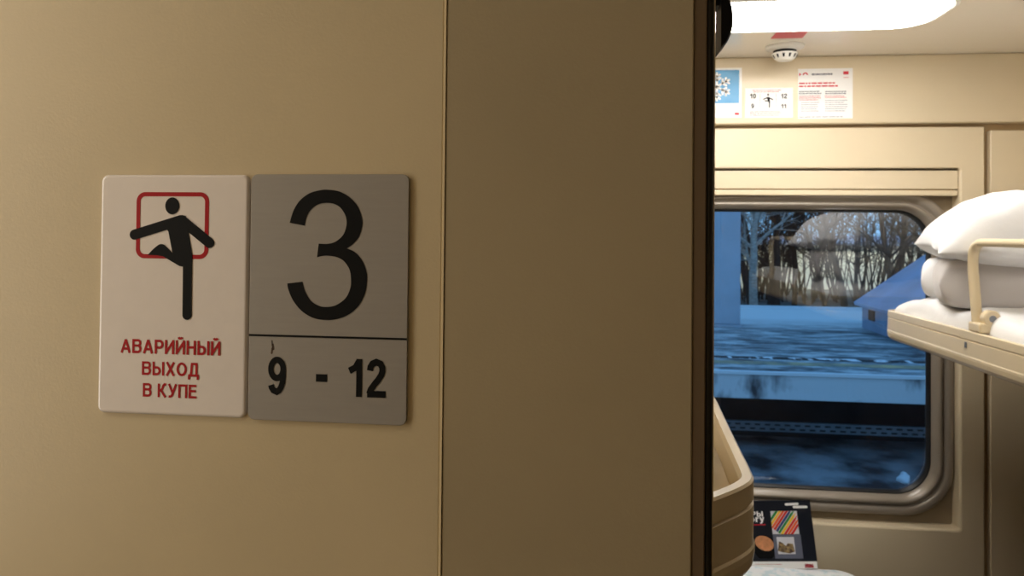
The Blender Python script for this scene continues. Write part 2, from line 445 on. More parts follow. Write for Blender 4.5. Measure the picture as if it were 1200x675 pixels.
sd = thing('smoke_detector', (.548, 2.305, ZC), 'round white smoke detector with dark slots hanging from the ceiling', 'smoke detector')
bm = bmesh.new(); disc_stack(bm, (.548, 2.305, ZC), (0, 0, -1), [(.056, 0), (.055, .006), (.045, .010), (.038, .012)])
obj('base_plate', bm, 'white_pl', sd, smooth=True)
bm = bmesh.new(); disc_stack(bm, (.548, 2.305, ZC-.011), (0, 0, -1), [(.036, 0), (.036, .003), (.0325, .003), (.0325, .011), (.037, .011), (.037, .014), (.031, .025), (.022, .032), (.008, .034)])
obj('dome', bm, 'white_pl', sd, smooth=False)
bm = bmesh.new()
disc_stack(bm, (.548, 2.305, ZC-.014), (0, 0, -1), [(.0335, 0), (.0335, .008)])
obj('vent_gap', bm, 'black', sd)
bm = bmesh.new()
for k in range(12):
    a = 2*math.pi*k/12+.2
    for s0, s1, r0, r1 in ((-.10, .10, .0348, .0285),):
        p = []
        for aa, rz in ((a+s0, 0), (a+s1, 0), (a+s1*.7, 1), (a+s0*.7, 1)):
            r = (.0362, .0300)[rz]; z = ZC-.011-(.0165, .0262)[rz]
            p.append((.548+(r+.0008)*math.cos(aa), 2.305+(r+.0008)*math.sin(aa), z-.0004))
        bm.faces.new([bm.verts.new(q) for q in p])
obj('slot', bm, 'black', sd)

fr = Frame((.5285, 2.170, ZC-.0002), (1, 0, 0), (0, -1, 0))
bm = bmesh.new(); flat(bm, fr, [(-.043, -.037), (.045, -.037), (.042, .040), (-.042, .040)], .0012, .0010)
o = obj('ceiling_sticker', bm, 'pred'); tag(o, 'small red sticker on the ceiling between lamp and smoke detector', 'sticker')

# ------------------------------------------------------------------ the two signs on the corridor wall
S = Frame((0, .4668, 0), (1, 0, 0), (0, 0, 1))       # front face of the plates, normal -Y
mm = .001
sg = thing('emergency_exit_sign', (-.2835, YW, 1.5965), 'white acrylic emergency exit sign with red Russian lettering and climbing figure', 'sign')
bm = bmesh.new(); plate(bm, -.3366, -.2309, 1.5963, 1.7573, .005, YW, .4668, .0022)
obj('plate', bm, 'acryl', sg, smooth=False)
bm = bmesh.new()
outer = rloop(-.3101, -.2585, 1.7010, 1.7455, .0062, 10); inner = rloop(-.3073, -.2613, 1.7038, 1.7427, .0036, 10)
loft(bm, [[S.p(a, b, .00008) for a, b in outer], [S.p(a, b, .00022) for a, b in outer], [S.p(a, b, .00022) for a, b in inner], [S.p(a, b, .00008) for a, b in inner]])
obj('window_outline', bm, 'red', sg)
bm = bmesh.new(); H = .0004
flat(bm, S, [(-.2844+.0050*math.cos(t*math.pi/16), 1.7363+.0057*math.sin(t*math.pi/16)) for t in range(32)], H+0)
flat(bm, S, capsule((-.3112, 1.7168), (-.2782, 1.7268), .0034), H+2e-05)
flat(bm, S, capsule((-.2775, 1.7268), (-.2577, 1.7118), .0034), H+4e-05)
flat(bm, S, [(-.2885, 1.7215), (-.2870, 1.7265), (-.2775, 1.7301), (-.2748, 1.7296), (-.2726, 1.7190), (-.2696, 1.7033), (-.2696, 1.7008), (-.2757, 1.6960), (-.2838, 1.7052), (-.2868, 1.7190)], H+6e-05)
flat(bm, S, crom([(-.3014, 1.7032), (-.2975, 1.7072), (-.2936, 1.7102), (-.2914, 1.7107), (-.2890, 1.7096), (-.2838, 1.7050)], 3)+[(-.2697, 1.7047), (-.2696, 1.6990), (-.2730, 1.6968), (-.2757, 1.6957), (-.2785, 1.6961), (-.2904, 1.7025), (-.2950, 1.7032)], H+8e-05)
flat(bm, S, capsule((-.2729, 1.7011), (-.2727, 1.6636), .0032), H+0.0001)
obj('climbing_figure', bm, 'black', sg)
for body, a0, a1, b0, b1 in (('АВАРИЙНЫЙ', -.3199, -.2489, 1.6373, 1.6467), ('ВЫХОД', -.3043, -.2638, 1.6229, 1.6320), ('В КУПЕ', -.3034, -.2652, 1.6084, 1.6175)):
    bm = bmesh.new(); text(bm, S, body, a0, a1, b0, b1, .0002, .17)
    obj('lettering', bm, 'red', sg)

ns = thing('compartment_number_sign', (-.176, YW, 1.5958), 'silver grey plate with a large black 3 above 9 - 12', 'sign')
bm = bmesh.new(); plate(bm, -.2296, -.1226, 1.5958, 1.7575, .0045, YW, .4674, .0004)
obj('plate', bm, 'silver', ns)
S2 = Frame((0, .4674, 0), (1, 0, 0), (0, 0, 1))
A = [(-202.5, 1725.6), (-199.9, 1733.8), (-195.6, 1740.4), (-189.1, 1745.1), (-181.8, 1747.1), (-176.7, 1747.4), (-168.7, 1746.2), (-161.4, 1742.0), (-156.2, 1736.1), (-153.4, 1728.4), (-153.5, 1722.9), (-155.5, 1716.8), (-159.5, 1712.0), (-163.5, 1709.3)]
B = [(-163.5, 1709.3), (-158.0, 1706.8), (-152.9, 1701.2), (-150.1, 1694.3), (-149.6, 1688.8), (-150.8, 1680.4), (-154.7, 1672.7), (-161.1, 1666.7), (-169.0, 1663.3), (-177.0, 1662.4), (-185.7, 1663.6), (-193.9, 1668.3), (-199.8, 1675.3), (-202.9, 1682.2), (-203.5, 1685.8)]
Cc = [(-193.2, 1687.1), (-191.4, 1681.0), (-187.4, 1674.8), (-182.2, 1671.7), (-177.1, 1670.9), (-170.6, 1672.1), (-164.1, 1676.7), (-160.9, 1683.0), (-160.4, 1689.3), (-161.5, 1695.5), (-165.2, 1700.8), (-170.3, 1703.5), (-176.1, 1704.3), (-179.7, 1704.1), (-183.5, 1703.2)]
D = [(-182.5, 1712.1), (-176.2, 1712.1), (-171.1, 1713.6), (-166.1, 1717.9), (-163.9, 1724.2), (-164.4, 1729.8), (-167.4, 1734.9), (-171.7, 1737.9), (-177.3, 1738.8), (-183.1, 1737.8), (-188.2, 1734.3), (-190.9, 1729.6), (-192.3, 1723.8)]
poly = crom(A)[:-1]+crom(B)+crom(Cc)+crom(D)
bm = bmesh.new(); flat(bm, S2, [(a*mm, b*mm) for a, b in poly], .0003); obj('numeral', bm, 'black', ns)
bm = bmesh.new(); flat(bm, S2, rect(-.2295, -.1227, 1.6507, 1.6520), .0003); obj('divider_line', bm, 'black', ns)
bm = bmesh.new(); text(bm, S2, '9', -.2159, -.2036, 1.6131, 1.6372, .0003, .175); obj('berth_number', bm, 'black', ns)
bm = bmesh.new(); flat(bm, S2, rect(-.1832, -.1757, 1.6222, 1.6271), .0003); obj('dash', bm, 'black', ns)
bm = bmesh.new(); text(bm, S2, '12', -.1612, -.1364, 1.6132, 1.6378, .0003, .175, .13); obj('berth_number', bm, 'black', ns)
bm = bmesh.new()
for p, q, r in (((-.2136, 1.6480), (-.2134, 1.6450), .0003), ((-.2131, 1.6455), (-.2126, 1.6425), .0007), ((-.2133, 1.6430), (-.2137, 1.6398), .0006)):
    flat(bm, S2, capsule(p, q, r, 4), .00015, .0001)
o = obj('smudge', bm, mat('smudge_brown', lin(84, 66, 54), .8), ns); o['label'] = 'small brown smudge above the 9'

# ------------------------------------------------------------------ notices above the window
W = Frame((0, YB-.0118, 0), (1, 0, 0), (0, 0, 1))
def sheet(name, x0, x1, z0, z1, label, cat, m='paper'):
    t = thing(name, ((x0+x1)/2, YB-.012, z0), label, cat)
    bm = bmesh.new(); flat(bm, W, rect(x0, x1, z0, z1), .0008, .0012); obj('sheet', bm, m, t)
    return t
t = sheet('snowflake_notice', .292, .4473, 2.0966, 2.2569, 'white notice with a white snowflake on a light blue field above the window', 'notice')
bm = bmesh.new(); flat(bm, W, rect(.299, .4390, 2.1433, 2.2502), .0012); obj('blue_field', bm, 'skyblue', t)
bm = bmesh.new(); c = Vector((.3690, 2.1965))
for k in range(6):
    a = math.radians(30+60*k); d = Vector((math.cos(a), math.sin(a)))
    flat(bm, W, capsule(c, c+d*.044, .0035, 4), .0016)
    for s in (-1, 1):
        for f, l in ((.020, .014), (.032, .012)):
            b = a+s*math.radians(55); e = c+d*f
            flat(bm, W, capsule(e, e+Vector((math.cos(b), math.sin(b)))*l, .0032, 4), .0016)
obj('snowflake', bm, 'paper', t)
bm = bmesh.new(); flat(bm, W, capsule((.4285, 2.1090), (.4360, 2.1090), .0036, 6), .0014); obj('red_emblem', bm, 'pred', t)

t = sheet('berth_numbers_notice', .4575, .6052, 2.0955, 2.1905, 'small white notice with berth numbers 9 to 12 around a climbing figure', 'notice')
for body, a0, a1, b0, b1 in (('10', .4728, .4912, 2.1575, 2.1725), ('12', .5684, .5868, 2.1565, 2.1715), ('9', .4764, .4852, 2.1262, 2.1405), ('11', .5686, .5840, 2.1250, 2.1390)):
    bm = bmesh.new(); text(bm, W, body, a0, a1, b0, b1, .0012, .19); obj('berth_number', bm, 'black', t)
bm = bmesh.new()
flat(bm, W, [(.5287+.0028*math.cos(k*math.pi/6), 2.1690+.0032*math.sin(k*math.pi/6)) for k in range(12)], .0012)
for p, q, r in (((.5145, 2.1545), (.5280, 2.1600), .0017), ((.5290, 2.1600), (.5430, 2.1535), .0017), ((.5285, 2.1590), (.5310, 2.1500), .0036), ((.5200, 2.1500), (.5300, 2.1480), .0017), ((.5325, 2.1480), (.5325, 2.1290), .0018)):
    flat(bm, W, capsule(p, q, r, 5), .0012)
obj('climbing_figure', bm, 'black', t)
for xx in (.5037, .5528):
    bm = bmesh.new(); flat(bm, W, rect(xx, xx+.0008, 2.1275, 2.1720), .0012); obj('divider_line', bm, 'pgrey', t)
def greek(bm, x0, x1, z0, z1, rows, dens=.72, seed=0, fill=.5, cx=False):
    rnd = random.Random(seed); step = (z1-z0)/rows
    for r in range(rows):
        z = z1-step*(r+.5); x = x0+(rnd.uniform(.0, .1)*(x1-x0) if cx else 0); end = x1-rnd.uniform(0, .18)*(x1-x0)
        while x < end:
            w = rnd.uniform(.04, .14)*(x1-x0)
            flat(bm, W, rect(x, min(x+w, end), z-step*fill/2, z+step*fill/2), .0012)
            x += w+(x1-x0)*.018
bm = bmesh.new(); greek(bm, .478, .578, 2.1758, 2.1860, 2, seed=3, fill=.35, cx=True); obj('print_lines', bm, 'ppink', t)
bm = bmesh.new(); greek(bm, .472, .582, 2.1005, 2.1175, 4, seed=5, fill=.32)
obj('print_lines', bm, 'ppink', t)

t = sheet('rules_notice', .6204, .7864, 2.0910, 2.2500, 'large white notice of red and grey text with a red corner emblem', 'notice')
bm = bmesh.new(); flat(bm, W, [(.6235, 2.2375), (.6235, 2.2265), (.6300, 2.2320)], .0012); obj('red_arrow', bm, 'pred', t)
bm = bmesh.new()
outer = [(.6425+.0085*math.cos(a*math.pi/12), 2.2300+.0085*math.sin(a*math.pi/12)) for a in range(0, 13)]
inner = [(.6425+.0045*math.cos(a*math.pi/12), 2.2300+.0045*math.sin(a*math.pi/12)) for a in range(12, -1, -1)]
flat(bm, W, outer+inner, .0012); obj('red_arch', bm, 'pred', t)
bm = bmesh.new(); flat(bm, W, rect(.7575, .7735, 2.2300, 2.2400), .0012); flat(bm, W, rect(.7575, .7735, 2.2200, 2.2215), .0012)
obj('red_emblem', bm, 'pred', t)
bm = bmesh.new(); greek(bm, .6232, .7555, 2.1895, 2.2085, 2, seed=2, fill=.5)
obj('heading_lines', bm, 'pred', t)
bm = bmesh.new(); greek(bm, .6620, .7280, 2.2275, 2.2365, 1, seed=8, fill=.6); obj('heading_word', bm, 'pgrey', t)
bm = bmesh.new(); greek(bm, .6232, .6920, 2.1680, 2.1805, 2, seed=11, fill=.5); greek(bm, .7030, .7720, 2.1670, 2.1795, 2, seed=12, fill=.5)
obj('subheading_lines', bm, 'pgrey', t)
bm = bmesh.new(); greek(bm, .6232, .6900, 2.1480, 2.1660, 3, seed=21, fill=.4); greek(bm, .7020, .7720, 2.1550, 2.1650, 2, seed=23, fill=.4)
obj('red_text_lines', bm, 'ppink', t)
bm = bmesh.new(); greek(bm, .6300, .6860, 2.1120, 2.1460, 5, seed=31, fill=.35); greek(bm, .7030, .7720, 2.1120, 2.1520, 6, seed=32, fill=.35); greek(bm, .6235, .7715, 2.0925, 2.1010, 1, seed=33, fill=.3)
obj('grey_text_lines', bm, 'pmid', t)

# ------------------------------------------------------------------ berths
PROF = [(.030, 1.440), (.030, 1.470), (.014, 1.480), (.0125, 1.503), (.010, 1.508), (.002, 1.508), (0, 1.506), (0, 1.4895), (.0022, 1.4885), (.0022, 1.4865), (0, 1.4850),
        (0, 1.452), (-.0012, 1.4495), (-.0012, 1.4440), (.0005, 1.4340), (.0060, 1.4260), (.0150, 1.4215), (.0300, 1.4200), (.055, 1.420), (.055, 1.428)]
def sweep(path, prof, mirror=False):
    """path points run so that the outside lies on the right-hand side; prof = (inward offset, z)"""
    bm = bmesh.new(); rings = []
    P = [Vector((p[0], p[1])) for p in path]
    for i, p in enumerate(P):
        d = (P[min(i+1, len(P)-1)]-P[max(i-1, 0)]).normalized(); n = Vector((-d.y, d.x))
        rings.append([((mir(p.x+n.x*a) if mirror else p.x+n.x*a), p.y+n.y*a, z) for a, z in prof])
    loft(bm, rings, close=True, cap0=True, cap1=True)
    return bm
def lpath(near, xe0, xe1, ynear):
    far = 2.295; r = .03
    pts = crom(near, 4)
    pts += [(xe1, y) for y in (1.02, 1.3, 1.7, 2.0)] if near else []
    pts += [(xe0, far-r)]+[(xe0-r+r*math.cos(a), far-r+r*math.sin(a)) for a in [math.pi/2*k/5 for k in range(1, 6)]]+[(XL+.001, far)]
    return pts
nearL = [(XL+.001, .575), (-.20, .575), (-.02, .577), (.045, .588), (.080, .605), (.1040, .628), (.1240, .652), (.1345, .672), (.1376, .695), (.1405, .76), (.1450, .86), (.1510, .98)]
def berth(name, label, right):
    m = right
    t = thing(name, (1.13 if right else -.16, 1.4, 1.42), label, 'berth')
    path = lpath(nearL, .140, .152, .575) if not right else lpath([(XL+.001, .80), (.05, .80), (.11, .81), (.136, .835), (.138, .87)], .138, .138, .8)
    # the outside must be on the right of travel: near end -> aisle edge -> far end
    obj('frame', sweep(path, PROF, m), 'berth', t, smooth=False)
    bm = bmesh.new()
    x0, x1 = (XL+.002, .118) if not right else (mir(.095), XR-.002)
    box(bm, x0, x1, .66 if not right else .86, 2.25, 1.436, 1.442)
    obj('tray', bm, 'berth', t)
    return t
bL = berth('upper_berth', 'empty cream upper berth at the left behind the door edge, rounded corner towards the door', False)
bR = berth('upper_berth', 'cream upper berth on the right carrying white bedding, with a safety rail', True)
# latch mark, rail, bracket on the right berth
bm = bmesh.new(); box(bm, .8285, .8302, 1.801, 1.811, 1.469, 1.482); o = obj('latch', bm, 'dot', bR, bevel=.0008); o['label'] = 'small grey metal latch plate'
rail = [(.846, 1.786, 1.512), (.846, 1.790, 1.540), (.846, 1.795, 1.570), (.846, 1.803, 1.620), (.846, 1.808, 1.655), (.846, 1.806, 1.680), (.846, 1.797, 1.697), (.846, 1.780, 1.706), (.846, 1.755, 1.709)]
mid = [(.846, y, 1.709) for y in (1.60, 1.45, 1.30)]
rail2 = [(.846, 3.05-p[1], p[2]) for p in reversed(rail)]
bm = bmesh.new(); tube(bm, crom(rail+mid+rail2, 4), .0115, 14, .8)
rl = obj('safety_rail', bm, 'berth', bR, smooth=True)
for yc in (1.790, 3.05-1.790):
    bm = bmesh.new(); box(bm, .832, .874, yc-.040, yc+.012, 1.5085, 1.530)
    obj('hinge_base', bm, 'berth', bR, bevel=.004)
    bm = bmesh.new(); disc_stack(bm, (.860, yc-.020, 1.541), (0, -1, 0), [(.017, 0), (.0185, .002), (.0185, .018), (.0165, .020)])
    hd = obj('hinge', bm, 'berth', bR)
    bm = bmesh.new(); disc_stack(bm, (.860, yc-.040, 1.541), (0, -1, 0), [(.0075, -.001), (.0075, .0008), (.0045, .0008), (.0045, .0012)])
    obj('hinge_pin', bm, 'dot', hd)
for yc in (1.62, 2.1):
    bm = bmesh.new()
    tube(bm, [(XR-.002, yc, 1.20), (1.30, yc, 1.29), (1.13, yc, 1.385), (1.06, yc, 1.428)], .012, 10, .6)
    obj('bracket', bm, 'berth', bR, smooth=True)
# webbing strap lying in the left berth
bm = bmesh.new()
pth = crom([(.085, .95, 1.455), (.098, .88, 1.462), (.105, .82, 1.475), (.100, .77, 1.462), (.088, .73, 1.449)], 6)
rings = [[(x-.012, y, z+.001), (x+.004, y+.004, z+.016), (x+.008, y+.002, z+.014), (x-.008, y-.004, z-.002)] for x, y, z in pth]
loft(bm, rings, cap0=True, cap1=True)
o = obj('strap', bm, 'strap', bL, smooth=True); o['label'] = 'beige webbing strap folded inside the tray'

# ------------------------------------------------------------------ bedding
def sblock(hx, hy, hz, loc, rot, nx=48, ny=48, px=4, pz=2.4, wr=.01, wf=6, seed=0, pinch=0, sag=None, top=None, puffpow=.5, bot=.8):
    """soft block: two sheets meeting at a rounded rim"""
    bm = bmesh.new(); R = Matrix.Rotation(rot, 3, 'Z'); grid = {}
    for side in (1, -1):
        for i in range(nx+1):
            for j in range(ny+1):
                if side == -1 and (i in (0, nx) or j in (0, ny)):
                    grid[(-1, i, j)] = grid[(1, i, j)]; continue
                u = math.sin((i/nx-.5)*math.pi); v = math.sin((j/ny-.5)*math.pi)
                e = (1-abs(u)**px)*(1-abs(v)**px)
                t = max(e, 0)**puffpow
                x = hx*u*(1-pinch*(1-v*v)); y = hy*v*(1-pinch*(1-u*u))
                z = side*hz*t*(1 if side == 1 else bot)
                q = Vector((x*wf+seed*7, y*wf, side*3+seed))
                w = noise.noise(q)*wr+noise.noise(q*2.3)*wr*.5+abs(noise.noise(q*1.6+Vector((5, 1, 2))))*wr*-.8
                z += w*min(1, t*2)*(1 if side == 1 else .4)
                x += noise.noise(q*1.2+Vector((9, 3, 1)))*wr*.7; y += noise.noise(q*1.2+Vector((2, 8, 4)))*wr*.7
                if sag: z += sag(x, y, t)
                p = R @ Vector((x, y, z))
                grid[(side, i, j)] = bm.verts.new(p+Vector(loc))
    for side in (1, -1):
        for i in range(nx):
            for j in range(ny):
                f = [grid[(side, i, j)], grid[(side, i+1, j)], grid[(side, i+1, j+1)], grid[(side, i, j+1)]]
                try: bm.faces.new(f)
                except ValueError: pass
    return bm
o = obj('mattress', sblock(.290, .728, .055, (1.140, 1.560, 1.498), 0, 40, 110, px=16, wr=.018, wf=6, seed=1, puffpow=.32), 'linen', smooth=True)
tag(o, 'white sheeted mattress lying along the right upper berth', 'mattress')
# folded grey-white blanket: stack of two soft folds in one piece with a rolled left edge
bm = sblock(.29, .15, .070, (1.140, 1.955, 1.603), math.radians(-19), 60, 40, px=12, wr=.010, wf=8, seed=3, puffpow=.30)
o = obj('folded_blanket', bm, 'grey_linen', smooth=True)
tag(o, 'pale grey folded blanket lying between the pillow and the mattress', 'blanket')
bm = sblock(.085, .085, .062, (.962, 2.130, 1.607), math.radians(-25), 24, 24, px=6, wr=.01, wf=12, seed=6, puffpow=.35)  # left fold of the blanket, modelled as its own soft block
o = obj('blanket_fold', bm, 'linen', smooth=True)
tag(o, 'small white fold at the left end of the folded blanket', 'towel')
def psag(x, y, t): return -.012*max(0, abs(x)/.29-.6)-.02*max(0, -y/.2-.3)*(1-t)
bm = sblock(.315, .235, .132, (1.145, 1.96, 1.705), math.radians(-16), 70, 60, px=4, wr=.02, wf=6, seed=9, pinch=.04, sag=psag, puffpow=.54, bot=.42)
o = obj('pillow', bm, 'linen', smooth=True)
tag(o, 'puffy white pillow on top of the bedding stack on the right berth', 'pillow')

# ------------------------------------------------------------------ table, cloth, magazine
ZT = .700
tb = thing('folding_table', (XC, 2.1, 0), 'small compartment table under a pale cloth below the window', 'table')
bm = bmesh.new()
loft(bm, [zloop(.19, .775, 1.80, 2.388, .06, ZT-.028), zloop(.19, .775, 1.80, 2.388, .06, ZT-.003)], cap0=True, cap1=True)
obj('tabletop', bm, 'tabletop', tb, bevel=.003)
bm = boxbm(.455, .515, 2.30, 2.36, 0, ZT-.028); obj('leg', bm, 'tabletop', tb, bevel=.006)
obj('wall_bracket', boxbm(.30, .67, 2.385, 2.4495, ZT-.05, ZT-.030), 'tabletop', tb, bevel=.002)
bm = bmesh.new()
cl = [zloop(.186-.0, .779, 1.796, 2.392, .06, ZT-.045, 10), zloop(.187, .778, 1.797, 2.391, .06, ZT-.004, 10), zloop(.192, .773, 1.802, 2.386, .058, ZT+.0005, 10), zloop(.23, .735, 1.84, 2.35, .05, ZT+.0015, 10)]
loft(bm, cl, cap1=True)
o = obj('tablecloth', bm, 'cloth', smooth=True); tag(o, 'white tablecloth with pale blue pattern on the table under the window', 'tablecloth')

mg = thing('magazine', (.56, 2.385, ZT+.002), 'dark navy magazine with pencil and coffee pictures leaning under the window', 'magazine')
BR = Vector((.6690, 2.377, ZT+.004)); TR = Vector((.6575, 2.428, .8945))
up = (TR-BR); Hm = up.length; up.normalize()
rt = Vector((1, 0, .035)); rt = (rt-up*rt.dot(up)).normalized()
Wm = .203
F = Frame(BR-rt*Wm, rt, up)          # u from the left, v from the bottom
bm = bmesh.new(); flat(bm, F, rect(0, Wm, 0, Hm), 0, .004)
pg = [bm.verts.new(F.p(a, b, -.004)) for a, b in rect(0, Wm, 0, Hm)]; bm.faces.new(pg)
obj('cover', bm, 'navy', mg)
def U(d): return Wm-d*.852
def Vv(d): return Hm-d
def part(name, polys, m, h=.0005, label=None):
    bm = bmesh.new()
    for p in polys: flat(bm, F, p, h)
    o = obj(name, bm, m, mg)
    if label: o['label'] = label
    return o
part('bottom_band', [rect(0.001, Wm-.001, .001, Hm-.176)], 'paper')
part('logo', [capsule((U(.086), Vv(.0115)), (U(.046), Vv(.0105)), .0038), capsule((U(.059), Vv(.0195)), (U(.016), Vv(.0195)), .0038)], 'paper')
part('red_emblem', [rect(U(.045), U(.015), .004, .0145)], 'pred')
part('print_lines', [rect(U(.22), U(.125), .0125, .0145)], 'ppink')
bm = bmesh.new(); text(bm, F, 'РЫ', U(.2140), U(.1725), Vv(.047), Vv(.031), .0006, .2); text(bm, F, 'ory', U(.2200), U(.1705), Vv(.0625), Vv(.0435), .0006, .2)
obj('cover_title', bm, 'paper', mg)
part('title_underline', [rect(U(.225), U(.167), Vv(.0720), Vv(.0690))], 'pred')
def clip(poly, x0, x1, y0, y1):
    def cut(P, ins, inter):
        out = []
        for i in range(len(P)):
            a, b = P[i-1], P[i]
            if ins(b):
                if not ins(a): out.append(inter(a, b))
                out.append(b)
            elif ins(a): out.append(inter(a, b))
        return out
    for ax, lim, sg_ in ((0, x0, 1), (0, x1, -1), (1, y0, 1), (1, y1, -1)):
        if not poly: break
        poly = cut(poly, lambda p: (p[ax]-lim)*sg_ >= 0, lambda a, b: tuple(a[k]+(b[k]-a[k])*(lim-a[ax])/(b[ax]-a[ax]) for k in (0, 1)))
    return poly
px0, px1, py0, py1 = U(.145), U(.051), Vv(.098), Vv(.031)
pic = part('pencil_picture', [rect(px0, px1, py0, py1)], 'pale')
d = Vector((.62, .78)).normalized(); nrm = Vector((d.y, -d.x))
cols = ['p_green', 'p_yel', 'p_or', 'p_red', 'p_blue', 'p_green', 'p_yel', 'p_red', 'p_or', 'p_red']
bycol = {}
for k, cn in enumerate(cols):
    base = Vector((px0-.012, py0+.028))+nrm*(k*.0080); L = [.060, .056, .062, .064, .056, .058, .054, .050, .046, .040][k]+.012
    a = base; w = .0032
    poly = [a-nrm*w, a+nrm*w, a+d*L+nrm*w, a+d*(L+.016), a+d*L-nrm*w]
    poly = clip([(p.x, p.y) for p in poly], px0, px1, py0, py1)
    if len(poly) > 2: bycol.setdefault(cn, []).append(poly)
for cn, ps in bycol.items():
    bm = bmesh.new()
    for p in ps: flat(bm, F, p, .0009)
    o = obj('pencil_print', bm, cn, pic); o['label'] = cn.replace('p_', '').replace('yel', 'yellow').replace('or', 'orange')+' printed pencils'
part('photo_picture', [rect(U(.145), U(.047), Vv(.168), Vv(.0990))], 'photo')
part('inset_picture', [rect(U(.133), U(.072), Vv(.155), Vv(.106))], 'pale', .0008)
part('inset_scene', [[(U(.133), Vv(.146)), (U(.126), Vv(.118)), (U(.112), Vv(.124)), (U(.104), Vv(.132)), (U(.095), Vv(.124)), (U(.078), Vv(.126)), (U(.074), Vv(.148)), (U(.092), Vv(.153)), (U(.116), Vv(.150))]], 'khaki', .0011)
cu = (U(.178), Vv(.124))
def ell(c, a, b, rot=0, n=28, t0=0, t1=2*math.pi):
    return [(c[0]+a*math.cos(t)*math.cos(rot)-b*math.sin(t)*math.sin(rot), c[1]+a*math.cos(t)*math.sin(rot)+b*math.sin(t)*math.cos(rot)) for t in [t0+(t1-t0)*k/n for k in range(n)]]
part('cup_picture', [clip(ell((cu[0], cu[1]-.013), .034, .036, -.15), 0, U(.1455), Vv(.168), Vv(.085))], 'black', .0006)
part('coffee_picture', [clip(ell(cu, .029, .021, -.35), 0, U(.146), 0, 1)], 'coffee', .0009)

# ------------------------------------------------------------------ black fitting behind the top of the door edge
ft = thing('wall_fitting', (.09, .59, 1.865), 'black curved plastic fitting jutting out high behind the door edge', 'fitting')
bm = bmesh.new()
outl = crom([(.0, 1.8640), (.0022, 1.8668), (.0052, 1.8705), (.0080, 1.8775), (.0092, 1.8850), (.0088, 1.8950), (.0070, 1.9030), (.0072, 1.9045), (.0050, 1.9120), (.0, 1.9180)], 4)
for s in (0,):
    rings = [[(.0921+x*k, y, 1.891+(z-1.891)*k2) for x, z in outl] for y, k, k2 in ((.588, .85, .95), (.590, 1, 1), (.600, 1, 1), (.614, 1, 1), (.616, .85, .95))]
    loft(bm, rings, cap0=True, cap1=True)
obj('cover', bm, 'fit', ft)
bm = boxbm(.0700-.012, .0925, .594, .610, 1.900, 1.914); box(bm, .045, .058, .5205, .610, 1.900, 1.914)
obj('bracket', bm, 'fit', ft)

# ------------------------------------------------------------------ outside: platform, track bed, trees, building
PZ = -.20; PY0, PY1 = 10.83, 20.4
struct('ground', boxbm(-30, 60, 2.8, 21.0, -1.6, -1.4), 'ballast')
struct('ground_beyond', boxbm(-40, 80, 21.0, 60, -1.6, -.75), 'soil')
pf = thing('platform', (3, 10.83, -1.4), 'frosted concrete railway platform with faded yellow line outside the window', 'platform')
bm = boxbm(-25, 50, PY0, PY1, PZ-.36, PZ); obj('deck', bm, 'plat', pf)
bm = boxbm(-25, 50, PY0-.03, PY0, PZ-.37, PZ-.03); obj('edge_face', bm, 'conc', pf)
bm = boxbm(-25, 50, PY0-.06, PY0+.02, PZ-.03, PZ+.012); obj('edge_lip', bm, 'lip', pf)
bm = boxbm(-25, 50, 11.45, 11.72, PZ, PZ+.004); obj('yellow_line', bm, 'yel', pf)
bm = boxbm(-25, 50, 11.98, 12.16, PZ, PZ+.006); obj('icy_joint', bm, 'crack', pf)
bm = boxbm(-25, 50, PY1-.25, PY1, PZ, PZ+.07); obj('rear_kerb', bm, 'lip', pf)
bm = boxbm(-25, 50, 12.0, 12.3, -1.4, PZ-.36); obj('support_wall', bm, 'under', pf)
bm = bmesh.new(); box(bm, -25, 50, 11.20, 11.26, -1.125, -.985); 
pt = obj('perforated_channel', bm, 'perf', pf)
bm = bmesh.new()
for k in range(150):
    x = -6+k*.14
    for zz in (-1.025, -1.085):
        box(bm, x+(.07 if zz < -1.05 else 0), x+.075+(.07 if zz < -1.05 else 0), 11.190, 11.20, zz-.011, zz+.011)
o = obj('channel_slot', bm, 'hole', pt); o['kind'] = 'stuff'
# column on the platform
cp = thing('platform_column', (2.5, 16.3, PZ), 'square blue grey column standing on the platform at the left of the window', 'column')
obj('shaft', boxbm(2.13, 2.93, 16.0, 16.6, PZ+.05, 7.5), 'pill', cp, bevel=.03)
obj('plinth', boxbm(2.10, 2.96, 15.97, 16.63, PZ, PZ+.05), 'pill', cp)
# low shelter with a sloping roof
sh = thing('platform_shelter', (7, 14.8, PZ), 'low blue grey shelter with a sloping roof on the platform at the right', 'shelter')
bm = bmesh.new()
ex = [(5.50, PZ), (5.50, .33), (7.3, 1.62), (9.2, 1.62), (9.2, PZ)]
loft(bm, [[(x, y, z) for x, z in ex] for y in (13.2, 16.44)], cap0=True, cap1=True); obj('walls', bm, 'shed', sh)
bm = bmesh.new()
ex = [(5.38, .27), (5.36, .33), (7.3, 1.72), (9.3, 1.72), (9.3, 1.64), (7.32, 1.64)]
loft(bm, [[(x, y, z) for x, z in ex] for y in (13.1, 16.54)], cap0=True, cap1=True); obj('roof', bm, 'shroof', sh)
obj('side_vent', boxbm(5.47, 5.50, 15.7, 16.0, .02, .22), 'hole', sh)
